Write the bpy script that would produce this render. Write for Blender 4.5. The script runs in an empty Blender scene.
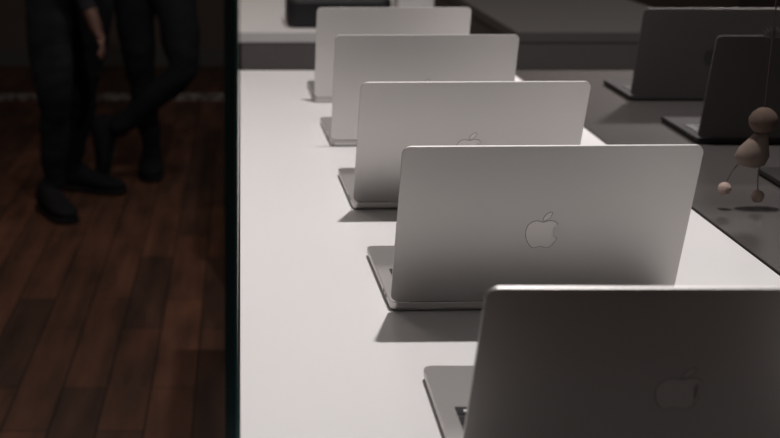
import bpy, bmesh, math, random
from mathutils import Vector, Matrix, noise
random.seed(4)
S=bpy.context.scene
try:
    S.view_settings.view_transform='Standard'
except Exception: pass
C=S.collection

# ---------------------------------------------------------------- materials
def mat(name,col,rough=.5,metal=0,spec=.5,var=0.06,vscale=30,bump=0,bscale=200,emit=None,coat=0):
    m=bpy.data.materials.new(name); m.use_nodes=True
    nt=m.node_tree; b=nt.nodes['Principled BSDF']
    tc=nt.nodes.new('ShaderNodeTexCoord')
    n=nt.nodes.new('ShaderNodeTexNoise'); n.inputs['Scale'].default_value=vscale; n.inputs['Detail'].default_value=4
    nt.links.new(tc.outputs['Object'],n.inputs['Vector'])
    r=nt.nodes.new('ShaderNodeMixRGB'); r.blend_type='MIX'
    r.inputs[1].default_value=(*[c*(1-var) for c in col],1); r.inputs[2].default_value=(*[min(1,c*(1+var)) for c in col],1)
    nt.links.new(n.outputs['Fac'],r.inputs[0]); nt.links.new(r.outputs[0],b.inputs['Base Color'])
    b.inputs['Roughness'].default_value=rough; b.inputs['Metallic'].default_value=metal
    b.inputs['Specular IOR Level'].default_value=spec
    b.inputs['Coat Weight'].default_value=coat
    if bump:
        n2=nt.nodes.new('ShaderNodeTexNoise'); n2.inputs['Scale'].default_value=bscale
        nt.links.new(tc.outputs['Object'],n2.inputs['Vector'])
        bp=nt.nodes.new('ShaderNodeBump'); bp.inputs['Strength'].default_value=bump; bp.inputs['Distance'].default_value=.002
        nt.links.new(n2.outputs['Fac'],bp.inputs['Height']); nt.links.new(bp.outputs['Normal'],b.inputs['Normal'])
    return m
M_alu=mat('anodised_aluminium',(.60,.582,.570),.50,.78,var=.008,vscale=20)
M_alub=mat('anodised_aluminium_base',(.54,.52,.508),.40,.92,var=.008,vscale=20)
M_refl_alu=mat('reflected_lid_dim',(.105,.097,.094),.6,.4,spec=.2,var=.015,vscale=20)  # reflected silver lid, the dimness of the glass put into its colour
M_refl_base=mat('reflected_base_dim',(.035,.032,.031),.7,.0,spec=.1,var=.015,vscale=20)  # reflected laptop base, dimness painted in
M_logo=mat('polished_logo',(.66,.635,.62),.35,.45,var=.01)
M_logoline=mat('logo_groove',(.10,.097,.094),.5,.3)
M_key=mat('key_plastic',(.010,.010,.012),.45)
M_legend=mat('key_legend',(.75,.75,.75),.5)
M_black=mat('black_plastic',(.012,.012,.013),.4)
M_screen=mat('screen_glass',(.006,.006,.008),.08)
M_pad=mat('trackpad_glass',(.55,.53,.52),.3,.6,var=.01)
M_refl_pad=mat('reflected_trackpad_dim',(.05,.046,.045),.5,.2,var=.01)  # reflected trackpad, legends and emblem, dimness painted in
M_table=mat('white_laminate',(.82,.80,.791),.38,var=.012,vscale=4)
M_refl_table=mat('reflected_table_dim',(.085,.077,.074),.25,var=.03,vscale=4,spec=.6)  # white top as reflected in dark glass, dimness put into the colour
M_apron=mat('grey_laminate',(.16,.145,.14),.5)
M_mirror_grey=mat('mirrored_table_dim',(.10,.092,.088),.6)  # mirror copy of the white back table, dimness put into the colour
M_carton=mat('white_carton',(.7,.68,.67),.6)
M_steel=mat('brushed_steel',(.35,.35,.35),.35,.9)
M_wall=mat('dark_plaster',(.085,.064,.056),.9,var=.15,vscale=2,bump=.1)
M_ceil=mat('ceiling_paint',(.07,.065,.062),.9)
M_trouser=mat('black_denim',(.009,.0095,.012),.9,var=.3,vscale=20,bump=.4,bscale=600,spec=.2)
M_shirt=mat('dark_jersey',(.012,.012,.014),.95,bump=.3,bscale=500,spec=.2)
M_shirt2=mat('dark_knit',(.02,.018,.02),.95,bump=.4,bscale=300,spec=.2)
M_skin=mat('skin',(.12,.058,.042),.6,var=.06)
M_shoe=mat('black_leather',(.008,.008,.009),.8,bump=.15,spec=.15)
M_sole=mat('rubber_sole',(.010,.009,.009),.8,spec=.2)
M_lace=mat('shoe_lace',(.015,.015,.015),.9)
M_hair=mat('dark_hair',(.012,.008,.006),.6,var=.3,vscale=80,bump=.6,bscale=120)
M_eye=mat('eye',(.6,.6,.58),.2)
M_lip=mat('lip',(.30,.10,.08),.5)
M_bag=mat('bag_leather',(.006,.006,.007),.6,bump=.3)
M_wood=mat('brown_felt',(.10,.068,.054),.9,var=.3,vscale=60,spec=.2)
M_felt=mat('beige_felt',(.19,.145,.122),.9,var=.2,vscale=60,spec=.2)
M_pom=mat('pale_wool',(.42,.31,.27),.95,var=.1,bump=.8,bscale=300)
M_feather=mat('pale_feather',(.15,.14,.13),.9)
M_cord=mat('brown_cord',(.06,.04,.032),.9)
M_edge=mat('teal_glass_edge',(.010,.036,.042),.3)
M_teal=mat('teal_seam',(.03,.18,.18),.3)

def glassmat(name,tint,ior):
    m=bpy.data.materials.new(name); m.use_nodes=True; nt=m.node_tree; nt.nodes.clear()
    o=nt.nodes.new('ShaderNodeOutputMaterial'); mx=nt.nodes.new('ShaderNodeMixShader')
    t=nt.nodes.new('ShaderNodeBsdfTransparent'); t.inputs[0].default_value=(*tint,1)
    g=nt.nodes.new('ShaderNodeBsdfGlossy'); g.inputs['Roughness'].default_value=.02; g.inputs[0].default_value=(1,.96,.94,1)
    f=nt.nodes.new('ShaderNodeFresnel'); f.inputs['IOR'].default_value=ior
    ge=nt.nodes.new('ShaderNodeNewGeometry'); s=nt.nodes.new('ShaderNodeMath'); s.operation='SUBTRACT'; s.inputs[0].default_value=1
    mu=nt.nodes.new('ShaderNodeMath'); mu.operation='MULTIPLY'
    nt.links.new(ge.outputs['Backfacing'],s.inputs[1]); nt.links.new(s.outputs[0],mu.inputs[0]); nt.links.new(f.outputs[0],mu.inputs[1])
    nt.links.new(mu.outputs[0],mx.inputs[0]); nt.links.new(t.outputs[0],mx.inputs[1]); nt.links.new(g.outputs[0],mx.inputs[2]); nt.links.new(mx.outputs[0],o.inputs[0])
    return m
M_glassL=glassmat('clear_glass',(.95,.97,.97),1.45)

def floormat():
    m=bpy.data.materials.new('oak_planks'); m.use_nodes=True; nt=m.node_tree; b=nt.nodes['Principled BSDF']
    tc=nt.nodes.new('ShaderNodeTexCoord'); mp=nt.nodes.new('ShaderNodeMapping'); mp.inputs['Rotation'].default_value=(0,0,math.pi/2)
    nt.links.new(tc.outputs['Object'],mp.inputs[0])
    br=nt.nodes.new('ShaderNodeTexBrick'); br.inputs['Scale'].default_value=1; br.inputs['Brick Width'].default_value=.75; br.inputs['Row Height'].default_value=.12
    br.inputs['Mortar Size'].default_value=.0025; br.inputs['Mortar Smooth'].default_value=.3; br.inputs['Color1'].default_value=(.090,.042,.027,1); br.inputs['Color2'].default_value=(.042,.023,.017,1); br.inputs['Mortar'].default_value=(.009,.006,.005,1)
    br.offset=.37; br.offset_frequency=2
    nt.links.new(mp.outputs[0],br.inputs[0])
    mp2=nt.nodes.new('ShaderNodeMapping'); mp2.inputs['Scale'].default_value=(9,1.3,1); nt.links.new(tc.outputs['Object'],mp2.inputs[0])
    n=nt.nodes.new('ShaderNodeTexNoise'); n.inputs['Scale'].default_value=1.7; n.inputs['Detail'].default_value=4; nt.links.new(mp2.outputs[0],n.inputs[0])
    cr=nt.nodes.new('ShaderNodeValToRGB'); cr.color_ramp.elements[0].position=.3; cr.color_ramp.elements[0].color=(.62,.62,.62,1); cr.color_ramp.elements[1].position=.73; cr.color_ramp.elements[1].color=(1.65,1.5,1.35,1)
    nt.links.new(n.outputs['Fac'],cr.inputs[0])
    mx=nt.nodes.new('ShaderNodeMixRGB'); mx.blend_type='MULTIPLY'; mx.inputs[0].default_value=1
    nt.links.new(br.outputs[0],mx.inputs[1]); nt.links.new(cr.outputs[0],mx.inputs[2]); nt.links.new(mx.outputs[0],b.inputs['Base Color'])
    b.inputs['Roughness'].default_value=.42; b.inputs['Specular IOR Level'].default_value=.4
    return m
M_floor=floormat()
def mosaic():
    m=bpy.data.materials.new('mosaic_threshold'); m.use_nodes=True; nt=m.node_tree; b=nt.nodes['Principled BSDF']
    tc=nt.nodes.new('ShaderNodeTexCoord'); v=nt.nodes.new('ShaderNodeTexVoronoi'); v.inputs['Scale'].default_value=30
    nt.links.new(tc.outputs['Object'],v.inputs[0]); cr=nt.nodes.new('ShaderNodeValToRGB')
    cr.color_ramp.elements[0].position=.3; cr.color_ramp.elements[0].color=(.04,.033,.03,1); cr.color_ramp.elements[1].position=.75; cr.color_ramp.elements[1].color=(.34,.31,.29,1)
    nt.links.new(v.outputs['Color'],cr.inputs[0]); nt.links.new(cr.outputs[0],b.inputs['Base Color']); b.inputs['Specular IOR Level'].default_value=.1; b.inputs['Roughness'].default_value=.8; return m
M_mosaic=mosaic()

# ---------------------------------------------------------------- helpers
def obj(name,me,m=None,parent=None,loc=(0,0,0),rot=(0,0,0),smooth=False,**kw):
    o=bpy.data.objects.new(name,me); C.objects.link(o)
    if m is not None and me is not None and len(me.materials)==0: me.materials.append(m)
    o.location=loc; o.rotation_euler=rot
    if parent: o.parent=parent
    if smooth and me:
        for p in me.polygons: p.use_smooth=True
    for k,v in kw.items(): o[k]=v
    return o
def empty(name,loc,rot=(0,0,0),**kw):
    o=bpy.data.objects.new(name,None); o.empty_display_size=.05; C.objects.link(o); o.location=loc; o.rotation_euler=rot
    for k,v in kw.items(): o[k]=v
    return o
def bm_box(bm,x0,x1,y0,y1,z0,z1):
    vs=[bm.verts.new((x,y,z)) for x in(x0,x1) for y in(y0,y1) for z in(z0,z1)]
    for f in((0,1,3,2),(4,6,7,5),(0,4,5,1),(2,3,7,6),(0,2,6,4),(1,5,7,3)): bm.faces.new([vs[i] for i in f])
def fin(bm,name):
    bmesh.ops.recalc_face_normals(bm,faces=bm.faces[:])
    me=bpy.data.meshes.new(name); bm.to_mesh(me); bm.free(); return me
def box(name,b,bev=0):
    bm=bmesh.new(); bm_box(bm,*b)
    if bev: bmesh.ops.bevel(bm,geom=bm.edges[:],offset=bev,segments=3,profile=.5,affect='EDGES')
    return fin(bm,name)
def rr(w,d,r,n=8):
    pts=[]
    for cx,cy,a0 in((w/2-r,d/2-r,0),(-w/2+r,d/2-r,90),(-w/2+r,-d/2+r,180),(w/2-r,-d/2+r,270)):
        for i in range(n+1):
            a=math.radians(a0+90*i/n); pts.append((cx+r*math.cos(a),cy+r*math.sin(a)))
    return pts
def slab(name,w,d,t,r,e,upright=False,cy=0,eb=None):
    bm=bmesh.new(); L=[]
    eb=eb or e
    lay=[(eb,0),(eb*.3,eb*.3),(0,eb),(0,t-e),(e*.3,t-e*.3),(e,t)]
    for ins,z in lay:
        ps=rr(w-2*ins,d-2*ins,max(r-ins,.0005)); L.append([bm.verts.new((x,y+cy,z)) for x,y in ps])
    n=len(L[0])
    for a,b in zip(L,L[1:]):
        for i in range(n): bm.faces.new((a[i],a[(i+1)%n],b[(i+1)%n],b[i]))
    bm.faces.new(L[0][::-1]); bm.faces.new(L[-1])
    if upright:
        for v in bm.verts: x,y,z=v.co; v.co=(x,-z,y)
    return fin(bm,name)

# apple mark outline ------------------------------------------------------
def parse(segs,start):
    pts=[]; p=Vector(start)
    for s in segs:
        a=p; b=a+Vector(s[0:2]); c=a+Vector(s[2:4]); d=a+Vector(s[4:6])
        for i in range(8):
            t=i/8; pts.append(a*(1-t)**3+b*3*t*(1-t)**2+c*3*t*t*(1-t)+d*t**3)
        p=d
    return pts
body=parse([(-.948,0,-2.415,-1.078,-3.96,-1.04),(-2.04,.027,-3.91,1.183,-4.961,3.014),(-2.117,3.675,-.546,9.103,1.519,12.09),(1.013,1.454,2.208,3.09,3.792,3.039),(1.52,-.065,2.09,-.987,3.935,-.987),(1.831,0,2.35,.987,3.96,.948),(1.637,-.026,2.676,-1.48,3.676,-2.948),(1.156,-1.688,1.636,-3.325,1.662,-3.415),(-.039,-.013,-3.182,-1.221,-3.22,-4.857),(-.026,-3.04,2.48,-4.494,2.597,-4.559),(-1.429,-2.09,-3.623,-2.324,-4.39,-2.376),(-2,-.156,-3.675,1.09,-4.61,1.09)],(12.152,6.896))
leaf=parse([(.843,-1.012,1.4,-2.427,1.245,-3.83),(-1.207,.052,-2.662,.805,-3.532,1.818),(-.78,.896,-1.454,2.338,-1.273,3.714),(1.338,.104,2.715,-.688,3.559,-1.701)],(15.53,3.83))
def logo_mesh(name,grow,t,ring=False):
    """solid mark, or (ring=True) only a thin line following its outline"""
    bm=bmesh.new(); k=.0405/24
    for P in(body,leaf):
        P2=[Vector(((p.x-12)*k,(12-p.y)*k*1.06)) for p in P]
        n=len(P2); area=sum(P2[i].x*P2[(i+1)%n].y-P2[(i+1)%n].x*P2[i].y for i in range(n))
        sg=1 if area>0 else -1; Q=[]
        for i in range(n):
            d=(P2[(i+1)%n]-P2[i-1]); 
            if d.length<1e-9: d=Vector((1,0))
            d.normalize(); Q.append(P2[i]+Vector((d.y,-d.x))*sg*grow)
        if ring:
            a=[bm.verts.new((q.x,-t,q.y)) for q in P2]; b=[bm.verts.new((q.x,-t,q.y)) for q in Q]
            for i in range(n): bm.faces.new((a[i],a[(i+1)%n],b[(i+1)%n],b[i]))
            continue
        lo=[bm.verts.new((q.x,0,q.y)) for q in Q]; hi=[bm.verts.new((q.x,-t,q.y)) for q in Q]
        bm.faces.new(hi)
        for i in range(n): bm.faces.new((lo[i],lo[(i+1)%n],hi[(i+1)%n],hi[i]))
    if not ring: bmesh.ops.triangulate(bm,faces=[f for f in bm.faces if len(f.verts)>4])
    return fin(bm,name)

# ---------------------------------------------------------------- setting
ZT=.90
st=dict(kind='structure')
obj('floor',box('floor',(-4,3.5,-.6,9.2,-.1,0)),M_floor,**st)
obj('wall_back',box('wall_back',(-4,3.5,9.2,9.3,0,3.4)),M_wall,**st)
obj('wall_left',box('wall_left',(-4.1,-4,-.6,9.3,0,3.4)),M_wall,**st)
obj('wall_right',box('wall_right',(3.5,3.6,-.6,9.3,0,3.4)),M_wall,**st)
obj('wall_front',box('wall_front',(-4,3.5,-.7,-.6,0,3.4)),M_wall,**st)
obj('ceiling',box('ceiling',(-4.1,3.6,-.7,9.3,3.4,3.5)),M_ceil,**st)
obj('trim_1',box('trim',(-4,3.5,7.78,7.98,0,.006)),M_mosaic,**st)
obj('baseboard_back',box('bb',(-4,3.5,9.17,9.2,0,.12)),M_ceil,**st)

# tables
def table(name,x0,x1,y0,y1,apron_m,label,apr=.11,top=None):
    t=empty(name,((x0+x1)/2,(y0+y1)/2,0),label=label,category='table')
    cx,cy=(x0+x1)/2,(y0+y1)/2; hx,hy=(x1-x0)/2,(y1-y0)/2
    obj('table_top',box('table_top',(-hx,hx,-hy,hy,ZT-.03,ZT),.001),top or M_table,t)
    obj('apron',box('apron',(-hx+.004,hx-.004,-hy+.004,hy-.004,ZT-apr,ZT-.03)),apron_m,t)
    for sx in(-1,1):
        for sy in(-1,1):
            x=sx*(hx-.05); y=sy*(hy-.06)
            obj('leg',box('leg',(x-.03,x+.03,y-.03,y+.03,0,ZT-apr),.004),M_steel,t)
table('display_table',0.000,.631,.80,3.04,M_table,'long white display table carrying a row of open laptops')
table('display_table',0.000,.60,3.77,5.4,M_apron,'white-topped display table with grey side, carrying a black bag')
table('display_table',0.636,1.27,.80,3.04,M_apron,'solid table standing in for the white table reflected in glass',top=M_refl_table)  # dim reflection of the white table, built as a solid table
table('display_table',0.80,1.40,3.77,5.4,M_mirror_grey,'empty dim grey table added as mirror copy of the back table',top=M_mirror_grey)  # added table mirroring the back one, dimmed by its colour

# glass partition (seen along its edge)
gl=empty('glass_partition',(-.0065,2.0,0),label='clear glass partition with dark teal edge beside the table',category='glass partition')
obj('glass_pane',box('pane',(-.0045,.0055,-1.095,1.04,0,2.4)),M_glassL,gl)
obj('edge_strip',box('edge',(-.0045,.0035,-1.10,-1.095,0,2.4)),M_edge,gl,label='dark polished glass edge')
obj('edge_strip',box('edge2',(.0035,.0055,-1.10,-1.095,0,2.4)),M_teal,gl,label='teal bright seam of the glass edge')

# ---------------------------------------------------------------- laptops
W=.304; D=.216; LH=.1875; BT=.0112
def lap_meshes():
    global leg
    d={}
    d['base']=slab('laptop_base',W,D,BT-.001,.010,.0006,cy=D/2,eb=.004)
    d['lid']=slab('laptop_lid',W,LH,.0026,.009,.0002,True,cy=LH/2)
    d['scr']=slab('laptop_screen',W-.006,LH-.006,.0006,.009,.0002,True,cy=LH/2)
    d['pad']=slab('trackpad',.115,.07,.0004,.004,.0001)
    d['well']=slab('keyboard_well',.276,.104,.0003,.004,.0001)
    bm=bmesh.new(); kx0=-.139; pitch=.278/14.0
    leg=bmesh.new()
    for r in range(5):
        y=.0195*r
        for c in range(14):
            if r==0 and 4<=c<=8:
                if c==4: bm_box(bm,kx0+4*pitch+.0018,kx0+9*pitch-.0018,y,y+.0158,0,.0012)
                continue
            bm_box(bm,kx0+c*pitch+.0018,kx0+(c+1)*pitch-.0018,y,y+.0158,0,.0012)
            mx=kx0+(c+.5)*pitch
            bm_box(leg,mx-.002,mx+.002,y+.006,y+.010,.0012,.00125)
    for v in bm.verts: v.co.y=.10-v.co.y
    for v in leg.verts: v.co.y=.10-v.co.y
    d['keys']=fin(bm,'keys'); d['leg']=fin(leg,'legends')
    d['logo']=logo_mesh('logo',0,.0003); d['line']=logo_mesh('logo_outline',.0006,.0002,True)
    bm=bmesh.new(); bmesh.ops.create_cone(bm,cap_ends=True,segments=20,radius1=.005,radius2=.006,depth=.0012)
    d['foot']=fin(bm,'foot')
    bm=bmesh.new(); bmesh.ops.create_cone(bm,cap_ends=True,segments=16,radius1=.0040,radius2=.0040,depth=.262,matrix=Matrix.Rotation(math.pi/2,4,'Y')); d['hinge']=fin(bm,'hinge')
    d['port']=slab('port',.009,.0028,.0006,.0013,.0001)
    return d
def laptop(d,hy,lx,lean,yaw,label,group,ma,mb,mp,ml):
    t=empty('laptop',(lx+W/2,hy,ZT),(0,0,math.radians(yaw)),label=label,category='laptop',group=group)
    b=obj('base',d['base'],mb,t,(0,0,.001),smooth=False)
    obj('keyboard',d['keys'],M_key,b,(0,.016,BT-.001+.0003))
    obj('keyboard_well',d['well'],mb,b,(0,.016+.051,BT-.001))
    obj('key_legends',d['leg'],M_legend if ma is M_alu else M_refl_pad,b,(0,.016,BT-.001+.0003))
    obj('trackpad',d['pad'],mp,b,(0,.170,BT-.001))
    obj('hinge',d['hinge'],M_black,b,(0,.0065,BT-.0015))
    for fx in(-1,1):
        for fy in(.02,D-.02): obj('rubber_foot',d['foot'],M_black,b,(fx*(W/2-.025),fy,-.0004))
    for s,py in((-1,.035),(-1,.052),(1,.035),(1,.052)):
        obj('port',d['port'],M_black,b,(s*(W/2-.0001) ,py,.0066),(math.pi/2,0,s*math.pi/2))
    l=obj('lid',d['lid'],ma,t,(0,.0035,BT+.001),(math.radians(lean),0,0))
    obj('screen',d['scr'],M_screen,l,(0,.0008,0))
    obj('emblem_outline',d['line'],M_logoline if ma is M_alu else mb,l,(0,-.00255,LH*.475))
    obj('emblem',d['logo'],ml,l,(0,-.0026,LH*.475),label='polished apple-shaped emblem with a bite and leaf')
laps=[ (.921,.1695,24,-.3),(1.324,.161,16,1.5),(1.753,.157,19,1.5),(2.178,.155,12.5,1.5),(2.605,.150,12,1.0)]
labs=['open silver laptop, lid back in shadow, at the white table end',
'open silver laptop with bright lid back and emblem, on white table',
'open silver laptop on white table, its emblem partly hidden',
'open silver laptop on white table, lower lid hidden by another laptop',
'open silver laptop at the far end of the white table']
dm=lap_meshes()
for (hy,lx,lean,yaw),lb in zip(laps,labs):
    laptop(dm,hy,lx,lean,yaw,lb,'row of open laptops on the white display table',M_alu,M_alub,M_pad,M_logo)
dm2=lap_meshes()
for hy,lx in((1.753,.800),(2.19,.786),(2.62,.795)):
    laptop(dm2,hy,lx,15,-.6,'solid open laptop standing in for a dim glass reflection','row of laptops standing in for the glass reflection',M_refl_alu,M_refl_base,M_refl_pad,M_refl_pad)  # laptop row's reflection built solid, darkened by its materials

# ---------------------------------------------------------------- loft helper
def loft(name,secs,n=20):
    bm=bmesh.new(); L=[]
    for c,ax,ay,rx,ry,fl in secs:
        ring=[]
        for k in range(n):
            a=2*math.pi*k/n; x=math.cos(a); y=math.sin(a)
            if y<0: y*=fl
            ring.append(bm.verts.new(Vector(c)+Vector(ax)*x*rx+Vector(ay)*y*ry))
        L.append(ring)
    for a,b in zip(L,L[1:]):
        for i in range(n): bm.faces.new((a[i],a[(i+1)%n],b[(i+1)%n],b[i]))
    bm.faces.new(L[0][::-1]); bm.faces.new(L[-1])
    return fin(bm,name)
X=(1,0,0);Yv=(0,1,0);Zv=(0,0,1)
shoe_me=loft('shoe',[((0,.002,.045),X,Zv,.018,.025,.9),((0,.012,.05),X,Zv,.034,.050,.85),((0,.04,.056),X,Zv,.042,.072,.75),((0,.08,.054),X,Zv,.044,.066,.75),((0,.12,.048),X,Zv,.046,.048,.8),((0,.17,.040),X,Zv,.051,.034,.9),((0,.21,.035),X,Zv,.052,.027,.95),((0,.255,.032),X,Zv,.042,.020,.9),((0,.285,.029),X,Zv,.018,.012,.9)])
sole_me=loft('sole',[((0,-.004,.008),X,Zv,.020,.018,.4),((0,.01,.008),X,Zv,.038,.018,.4),((0,.06,.008),X,Zv,.044,.018,.4),((0,.12,.008),X,Zv,.045,.016,.5),((0,.19,.008),X,Zv,.055,.016,.5),((0,.25,.008),X,Zv,.049,.015,.5),((0,.289,.008),X,Zv,.022,.013,.5)])
bm=bmesh.new()
for k in range(4):
    y=.105+.02*k; z=.102-.0085*k
    bm_box(bm,-.02,.02,y,y+.006,z-.012,z-.004)
lace_me=fin(bm,'lace')
def add_shoe(p,heel,toe_dir,up=(0,0,1)):
    y=Vector(toe_dir).normalized(); x=y.cross(Vector(up)).normalized(); z=x.cross(y)
    R=Matrix((x,y,z)).transposed().to_4x4()
    s=obj('shoe',shoe_me,M_shoe,p,smooth=True); s.matrix_local=Matrix.Translation(Vector(heel)-Vector(p.location))@R@Matrix.Diagonal((1.08,1.05,1.05,1))
    obj('sole',sole_me,M_sole,s); obj('laces',lace_me,M_lace,s)

def person(label,V,E,mats,origin,face,headpos,shoes):
    p=empty('person',origin,label=label,category='person')
    O=Vector(origin); names=list(V); me=bpy.data.meshes.new('body')
    me.from_pydata([Vector(V[n][0])-O for n in names],[(names.index(a),names.index(b)) for a,b in E],[])
    o=bpy.data.objects.new('tmp',me); C.objects.link(o)
    sk=o.modifiers.new('s','SKIN'); sk.use_smooth_shade=True
    for i,n in enumerate(names):
        r=V[n][1]; sv=me.skin_vertices[0].data[i]
        sv.radius=r if isinstance(r,tuple) else (r,r); sv.use_root=(i==0)
    sb=o.modifiers.new('b','SUBSURF'); sb.levels=3; sb.render_levels=3
    bpy.context.view_layer.update()
    dg=bpy.context.evaluated_depsgraph_get()
    m2=bpy.data.meshes.new_from_object(o.evaluated_get(dg)); bpy.data.objects.remove(o)
    m2.materials.clear()
    for m in mats: m2.materials.append(m)
    segs=[]
    for a,b in E:
        pa,pb=Vector(V[a][0])-O,Vector(V[b][0])-O
        segs.append((pa,pb,V[a][2],V[b][2]))
    tv=set()
    for f in m2.polygons:
        c=f.center; best=9; mi=0
        for a,b,ma,mb in segs:
            d=b-a; t=max(0,min(1,(c-a).dot(d)/d.length_squared)); dist=(a+d*t-c).length
            if dist<best: best=dist; mi=mb if t>.5 else ma
        f.material_index=mi; f.use_smooth=True
        if mi>0: tv.update(f.vertices)
    nr=[v.normal.copy() for v in m2.vertices]
    for i in tv:   # cloth folds
        v=m2.vertices[i]; c=v.co
        n1=noise.noise(Vector((c.x*8,c.y*8,c.z*11))); n2=noise.noise(Vector((c.x*16+5,c.y*16,c.z*26)))
        v.co=c+nr[i]*(.011*n1+.006*n2+.001)
    bo=obj('body',m2,None,p)
    h=Vector(headpos)-O; f=Vector(face).normalized(); s=f.cross(Vector((0,0,1))).normalized()
    def ball(name,pos,r,m,sc=(1,1,1)):
        b=bmesh.new(); bmesh.ops.create_uvsphere(b,u_segments=20,v_segments=12,radius=r)
        for v in b.verts: v.co=Vector((v.co.x*sc[0],v.co.y*sc[1],v.co.z*sc[2]))
        mm=fin(b,name); q=obj(name,mm,m,p,pos,smooth=True); q.rotation_euler=(0,0,math.atan2(f.y,f.x)-math.pi/2); return q
    ball('eye',h+f*.083+s*.031+Vector((0,0,.0)),.012,M_eye); ball('eye',h+f*.083-s*.031,.012,M_eye)
    ball('mouth',h+f*.085+Vector((0,0,-.062)),.02,M_lip,(1,.35,.35))
    ball('ear',h+s*.083+Vector((0,0,-.01)),.025,mats[0],(.35,.7,1.2)); ball('ear',h-s*.083+Vector((0,0,-.01)),.025,mats[0],(.35,.7,1.2))
    ball('hair',h-f*.018+Vector((0,0,.038)),.102,M_hair,(1,1.1,.98))
    for sh in shoes: add_shoe(p,*sh)
    return p

def hand(V,E,pre,wrist,dirn,side,palm_n):
    d=Vector(dirn).normalized(); s=Vector(side).normalized(); n=Vector(palm_n).normalized(); w=Vector(wrist)
    V[pre+'palm']=(w+d*.045,(.024,.018),0); V[pre+'kn']=(w+d*.082,(.03,.014),0)
    E+= [(pre+'wrist',pre+'palm'),(pre+'palm',pre+'kn')]
    for k,(off,L) in enumerate(((-.028,.068),(-.009,.078),(.010,.073),(.027,.056))):
        a=w+d*.095+s*off; b=a+d*L*.5+n*.008; c=b+d*L*.4+n*.022
        for nm,pt in(('a',a),('b',b),('c',c)): V[f'{pre}f{k}{nm}']=(pt,.0085 if nm!='c' else .007,0)
        E+= [(pre+'kn',f'{pre}f{k}a'),(f'{pre}f{k}a',f'{pre}f{k}b'),(f'{pre}f{k}b',f'{pre}f{k}c')]
    a=w+d*.045-s*.035+n*.008; b=a+d*.03-s*.012+n*.01; c=b+d*.025+n*.006
    for nm,pt in(('a',a),('b',b),('c',c)): V[f'{pre}t{nm}']=(pt,.010 if nm!='c' else .008,0)
    E+= [(pre+'palm',pre+'ta'),(pre+'ta',pre+'tb'),(pre+'tb',pre+'tc')]

def figure(pel,chest_dx,face,legs,arms,k=1.0):
    f=Vector((*face,0)).normalized(); s=f.cross(Vector((0,0,1)))
    px,py,pz=pel; V={}; E=[]
    V['pelvis']=((px,py,pz),(.14,.12),2)
    V['waist']=((px+chest_dx*.4,py,pz+.17),(.12,.10),1)
    V['chest']=((px+chest_dx,py,pz+.36),(.145,.115),1)
    V['collar']=((px+chest_dx,py,pz+.47),(.09,.08),1)
    V['neck']=((px+chest_dx,py,pz+.55),.052,0)
    hp=Vector((px+chest_dx,py,pz+.67))+f*.02
    V['jaw']=(hp+Vector((0,0,-.055))+f*.015,.062,0); V['head']=(hp,.086,0); V['crown']=(hp+Vector((0,0,.06)),.076,0)
    V['nose']=(hp+f*.103+Vector((0,0,-.02)),.011,0)
    E+=[('pelvis','waist'),('waist','chest'),('chest','collar'),('collar','neck'),('neck','jaw'),('jaw','head'),('head','crown'),('head','nose')]
    for i,(hip,knee,ank) in enumerate(legs):
        hip,knee,ank=map(Vector,(hip,knee,ank))
        V[f'h{i}']=(hip,.108*k,2); V[f't{i}']=(hip.lerp(knee,.5),.094*k,2); V[f'k{i}']=(knee,.066*k,2); V[f'c{i}']=(knee.lerp(ank,.32)+Vector((0,.018,0)),.063*k,2); V[f'a{i}']=(ank,.039*k,2)
        e=ank+(ank-knee).normalized()*.03; V[f'e{i}']=(e,.043*k,2)
        E+=[('pelvis',f'h{i}'),(f'h{i}',f't{i}'),(f't{i}',f'k{i}'),(f'k{i}',f'c{i}'),(f'c{i}',f'a{i}'),(f'a{i}',f'e{i}')]
    for i,(sh,el,wr,hd,side,pn) in enumerate(arms):
        sh,el,wr=map(Vector,(sh,el,wr)); pre=f'A{i}'
        V[pre+'sh']=(sh,.058,1); V[pre+'el']=(el,.045,1); V[pre+'fo']=(el.lerp(wr,.4),.043,1); V[pre+'cuff']=(el.lerp(wr,.80),.034,1); V[pre+'wrist']=(wr,.025,0)
        E+=[('collar',pre+'sh'),(pre+'sh',pre+'el'),(pre+'el',pre+'fo'),(pre+'fo',pre+'cuff'),(pre+'cuff',pre+'wrist')]
        hand(V,E,pre,wr,hd,side,pn)
    return V,E,hp

# person one
V,E,hp=figure((-.70,5.28,.93),.0,(.5,-.85),
 [((-.77,5.25,.86),(-.735,5.10,.49),(-.755,5.14,.125)),((-.60,5.30,.86),(-.65,5.34,.49),(-.73,5.50,.125))],
 [((-.55,5.22,1.38),(-.68,5.05,1.05),(-.555,4.94,.81),(.35,-.1,-1),(0,-1,0),(-.8,-.3,0)),
  ((-.88,5.32,1.38),(-.93,5.42,1.10),(-.80,5.50,1.02),(1,.1,-.1),(0,0,1),(0,-1,0))],1.07)
person('person in black trousers and dark top, one hand lowered',V,E,[M_skin,M_shirt,M_trouser],(-.70,5.28,0),(.5,-.85,0),hp,
 [((-.815,5.20,.005),(.50,-.86,0)),((-.775,5.54,.005),(.93,-.36,0))])
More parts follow.
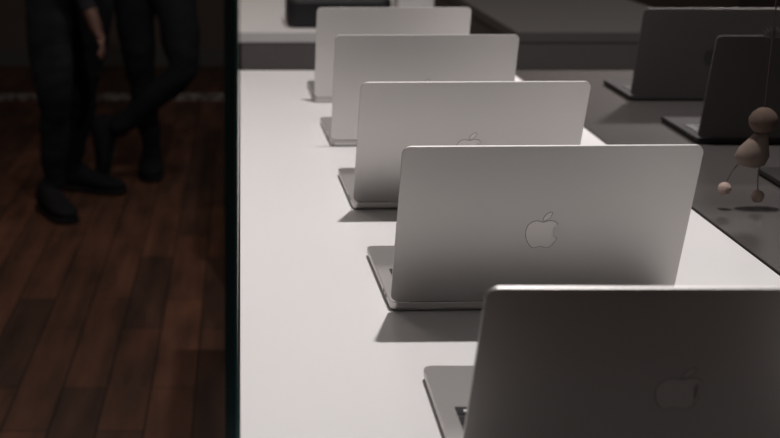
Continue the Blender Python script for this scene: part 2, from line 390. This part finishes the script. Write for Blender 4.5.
# person two
V,E,hp=figure((-.39,5.92,.93),.0,(-.4,-.9),
 [((-.49,5.90,.86),(-.455,5.86,.49),(-.405,5.87,.125)),((-.31,5.88,.86),(-.235,5.68,.50),(-.54,5.68,.245))],
 [((-.58,5.92,1.38),(-.65,5.93,1.12),(-.45,5.73,1.20),(1,0,.1),(0,0,1),(0,1,0)),
  ((-.20,5.92,1.38),(-.13,5.93,1.12),(-.33,5.70,1.15),(-1,0,.1),(0,0,1),(0,1,0))],1.06)
person('person in black trousers and shoes, one ankle crossed over',V,E,[M_skin,M_shirt2,M_trouser],(-.39,5.92,0),(-.4,-.9,0),hp,
 [((-.41,5.94,.005),(.05,-1,0)),((-.535,5.74,.28),(-.20,-.22,-.85),(-.9,-.3,.4))])

# ---------------------------------------------------------------- black bag and carton on far table
bg=empty('briefcase',(.295,3.98,ZT),label='black leather briefcase lying on the white table',category='bag')
obj('case_body',slab('bagbody',.31,.22,.085,.03,.012),M_bag,bg)
obj('flap',slab('flap',.29,.10,.006,.02,.002,cy=.05),M_bag,bg,(0,0,.084))
ct=empty('carton',(.535,4.06,ZT),label='small white cardboard box beside the black briefcase',category='box')
obj('carton_body',slab('cb',.11,.15,.075,.002,.001),M_carton,ct)
obj('carton_lid',slab('cl',.113,.153,.02,.003,.001),M_carton,ct,(0,0,.0751))
def curve_mesh(name,pts,r,bez=False):
    cu=bpy.data.curves.new(name,'CURVE'); cu.dimensions='3D'; cu.bevel_depth=r; cu.bevel_resolution=2
    if bez:
        s=cu.splines.new('BEZIER'); s.bezier_points.add(len(pts)-1)
        for p,c in zip(s.bezier_points,pts): p.co=c; p.handle_left_type=p.handle_right_type='AUTO'
    else:
        s=cu.splines.new('POLY'); s.points.add(len(pts)-1)
        for p,c in zip(s.points,pts): p.co=(*c,1)
    o=bpy.data.objects.new('t',cu); C.objects.link(o); bpy.context.view_layer.update()
    m=bpy.data.meshes.new_from_object(o.evaluated_get(bpy.context.evaluated_depsgraph_get())); bpy.data.objects.remove(o); m.materials.clear(); return m
obj('handle',curve_mesh('handle',((-.06,-.105,.04),(-.05,-.15,.04),(.05,-.15,.04),(.06,-.105,.04)),.007,True),M_bag,bg)

# ---------------------------------------------------------------- hanging ornament, solid stand-in for a hazy glass reflection
def sph(name,r,nz=0,sc=(1,1,1)):
    b=bmesh.new(); bmesh.ops.create_icosphere(b,subdivisions=4,radius=r)
    for v in b.verts: v.co=Vector((v.co.x*sc[0],v.co.y*sc[1],v.co.z*sc[2]))*(1+random.uniform(-nz,nz))
    return fin(b,name)
orn=empty('hanging_ornament',(.717,1.754,1.026),label='hanging felt ornament with pompoms on strings, standing in for a reflection',category='ornament')
obj('felt_head',loft('bead',[((0,0,-.018),X,Yv,.006,.006,1),((0,0,-.014),X,Yv,.013,.012,1),((0,0,-.006),X,Yv,.0185,.016,1),((0,0,.003),X,Yv,.0195,.016,1),((0,0,.011),X,Yv,.015,.014,1),((0,0,.0165),X,Yv,.008,.008,1),((0,0,.018),X,Yv,.003,.003,1)],28),M_wood,orn,smooth=True)
obj('felt_body',loft('bell',[((-.008,0,-.066),X,Yv,.006,.005,1),((-.010,0,-.062),X,Yv,.018,.012,1),((-.011,0,-.050),X,Yv,.024,.015,1),((-.009,0,-.038),X,Yv,.020,.014,1),((-.004,0,-.026),X,Yv,.013,.011,1),((0,0,-.017),X,Yv,.009,.009,1)],28),M_felt,orn,smooth=True)
obj('cord',curve_mesh('c0',[(0,0,3.4-1.026),(0,0,.014)],.0009),M_cord,orn)
for sx,dx,dz in((-.024,-.044,-.092),(.002,.003,-.103)):
    obj('cord',curve_mesh('c1',[(sx,0,-.056),((sx+dx)/2-.001,.002,(dz-.052)/2),(dx,0,dz)],.0007,True),M_cord,orn)
    obj('pompom',sph('pom',.0088,.05),M_pom,orn,(dx,0,dz-.004),smooth=True)
b=bmesh.new()
for k in range(9):
    a=math.radians(-70+17.5*k); L=.020
    p0=Vector((0,0,0)); p1=Vector((math.sin(a)*L,0,math.cos(a)*L)); q=Vector((math.cos(a),0,-math.sin(a)))*.0022
    vs=[b.verts.new(p0),b.verts.new((p0+p1)/2+q),b.verts.new(p1),b.verts.new((p0+p1)/2-q)]; b.faces.new(vs)
obj('feather_sprig',fin(b,'sprig'),M_feather,orn,(.001,0,.112))

# ---------------------------------------------------------------- lights
def area(name,loc,size,power,col,target=None):
    l=bpy.data.lights.new(name,'AREA'); l.energy=power; l.color=col; l.size=size
    o=bpy.data.objects.new(name,l); C.objects.link(o); o.location=loc
    if target: o.rotation_euler=(Vector(target)-Vector(loc)).to_track_quat('-Z','Y').to_euler()
    return o
area('table_lamp_light',(.46,1.72,3.15),.06,43,(1,.96,.948))
area('floor_fill_light',(-1.3,4.2,3.2),1.2,18,(1,.84,.73))  # added fill over the left floor, lifts its brightness
area('far_light',(.3,4.6,3.2),.4,9,(1,.95,.92))
area('right_room_light',(2.4,6.5,3.2),1.0,9,(1,.94,.9))
sl=bpy.data.lights.new('reflection_fill_spot','SPOT'); sl.energy=260; sl.spot_size=math.radians(36); sl.spot_blend=1; sl.shadow_soft_size=.1; sl.color=(1,.93,.9)  # added spot, brightens the far end of the reflection stand-ins
so=bpy.data.objects.new('reflection_fill_spot',sl); C.objects.link(so); so.location=(1.7,3.9,2.4); so.rotation_euler=(Vector((.98,2.85,.9))-so.location).to_track_quat('-Z','Y').to_euler()
area('camera_side_fill',(1.1,-.35,2.5),.8,1.9,(1,.96,.94),(.35,1.5,.95))  # added fill behind the camera, lifts the shaded lid backs
w=bpy.data.worlds.new('w'); S.world=w; w.use_nodes=True
w.node_tree.nodes['Background'].inputs[0].default_value=(.05,.048,.048,1)

cam=bpy.data.cameras.new('camera'); cam.lens=60; cam.sensor_width=36; cam.shift_x=150/780
co=bpy.data.objects.new('camera',cam); C.objects.link(co); co.location=(0,0,1.361); co.rotation_euler=(math.radians(90-15.15),0,0)
cam.clip_start=.01
cam.dof.use_dof=True; cam.dof.focus_distance=1.45; cam.dof.aperture_fstop=7
S.camera=co
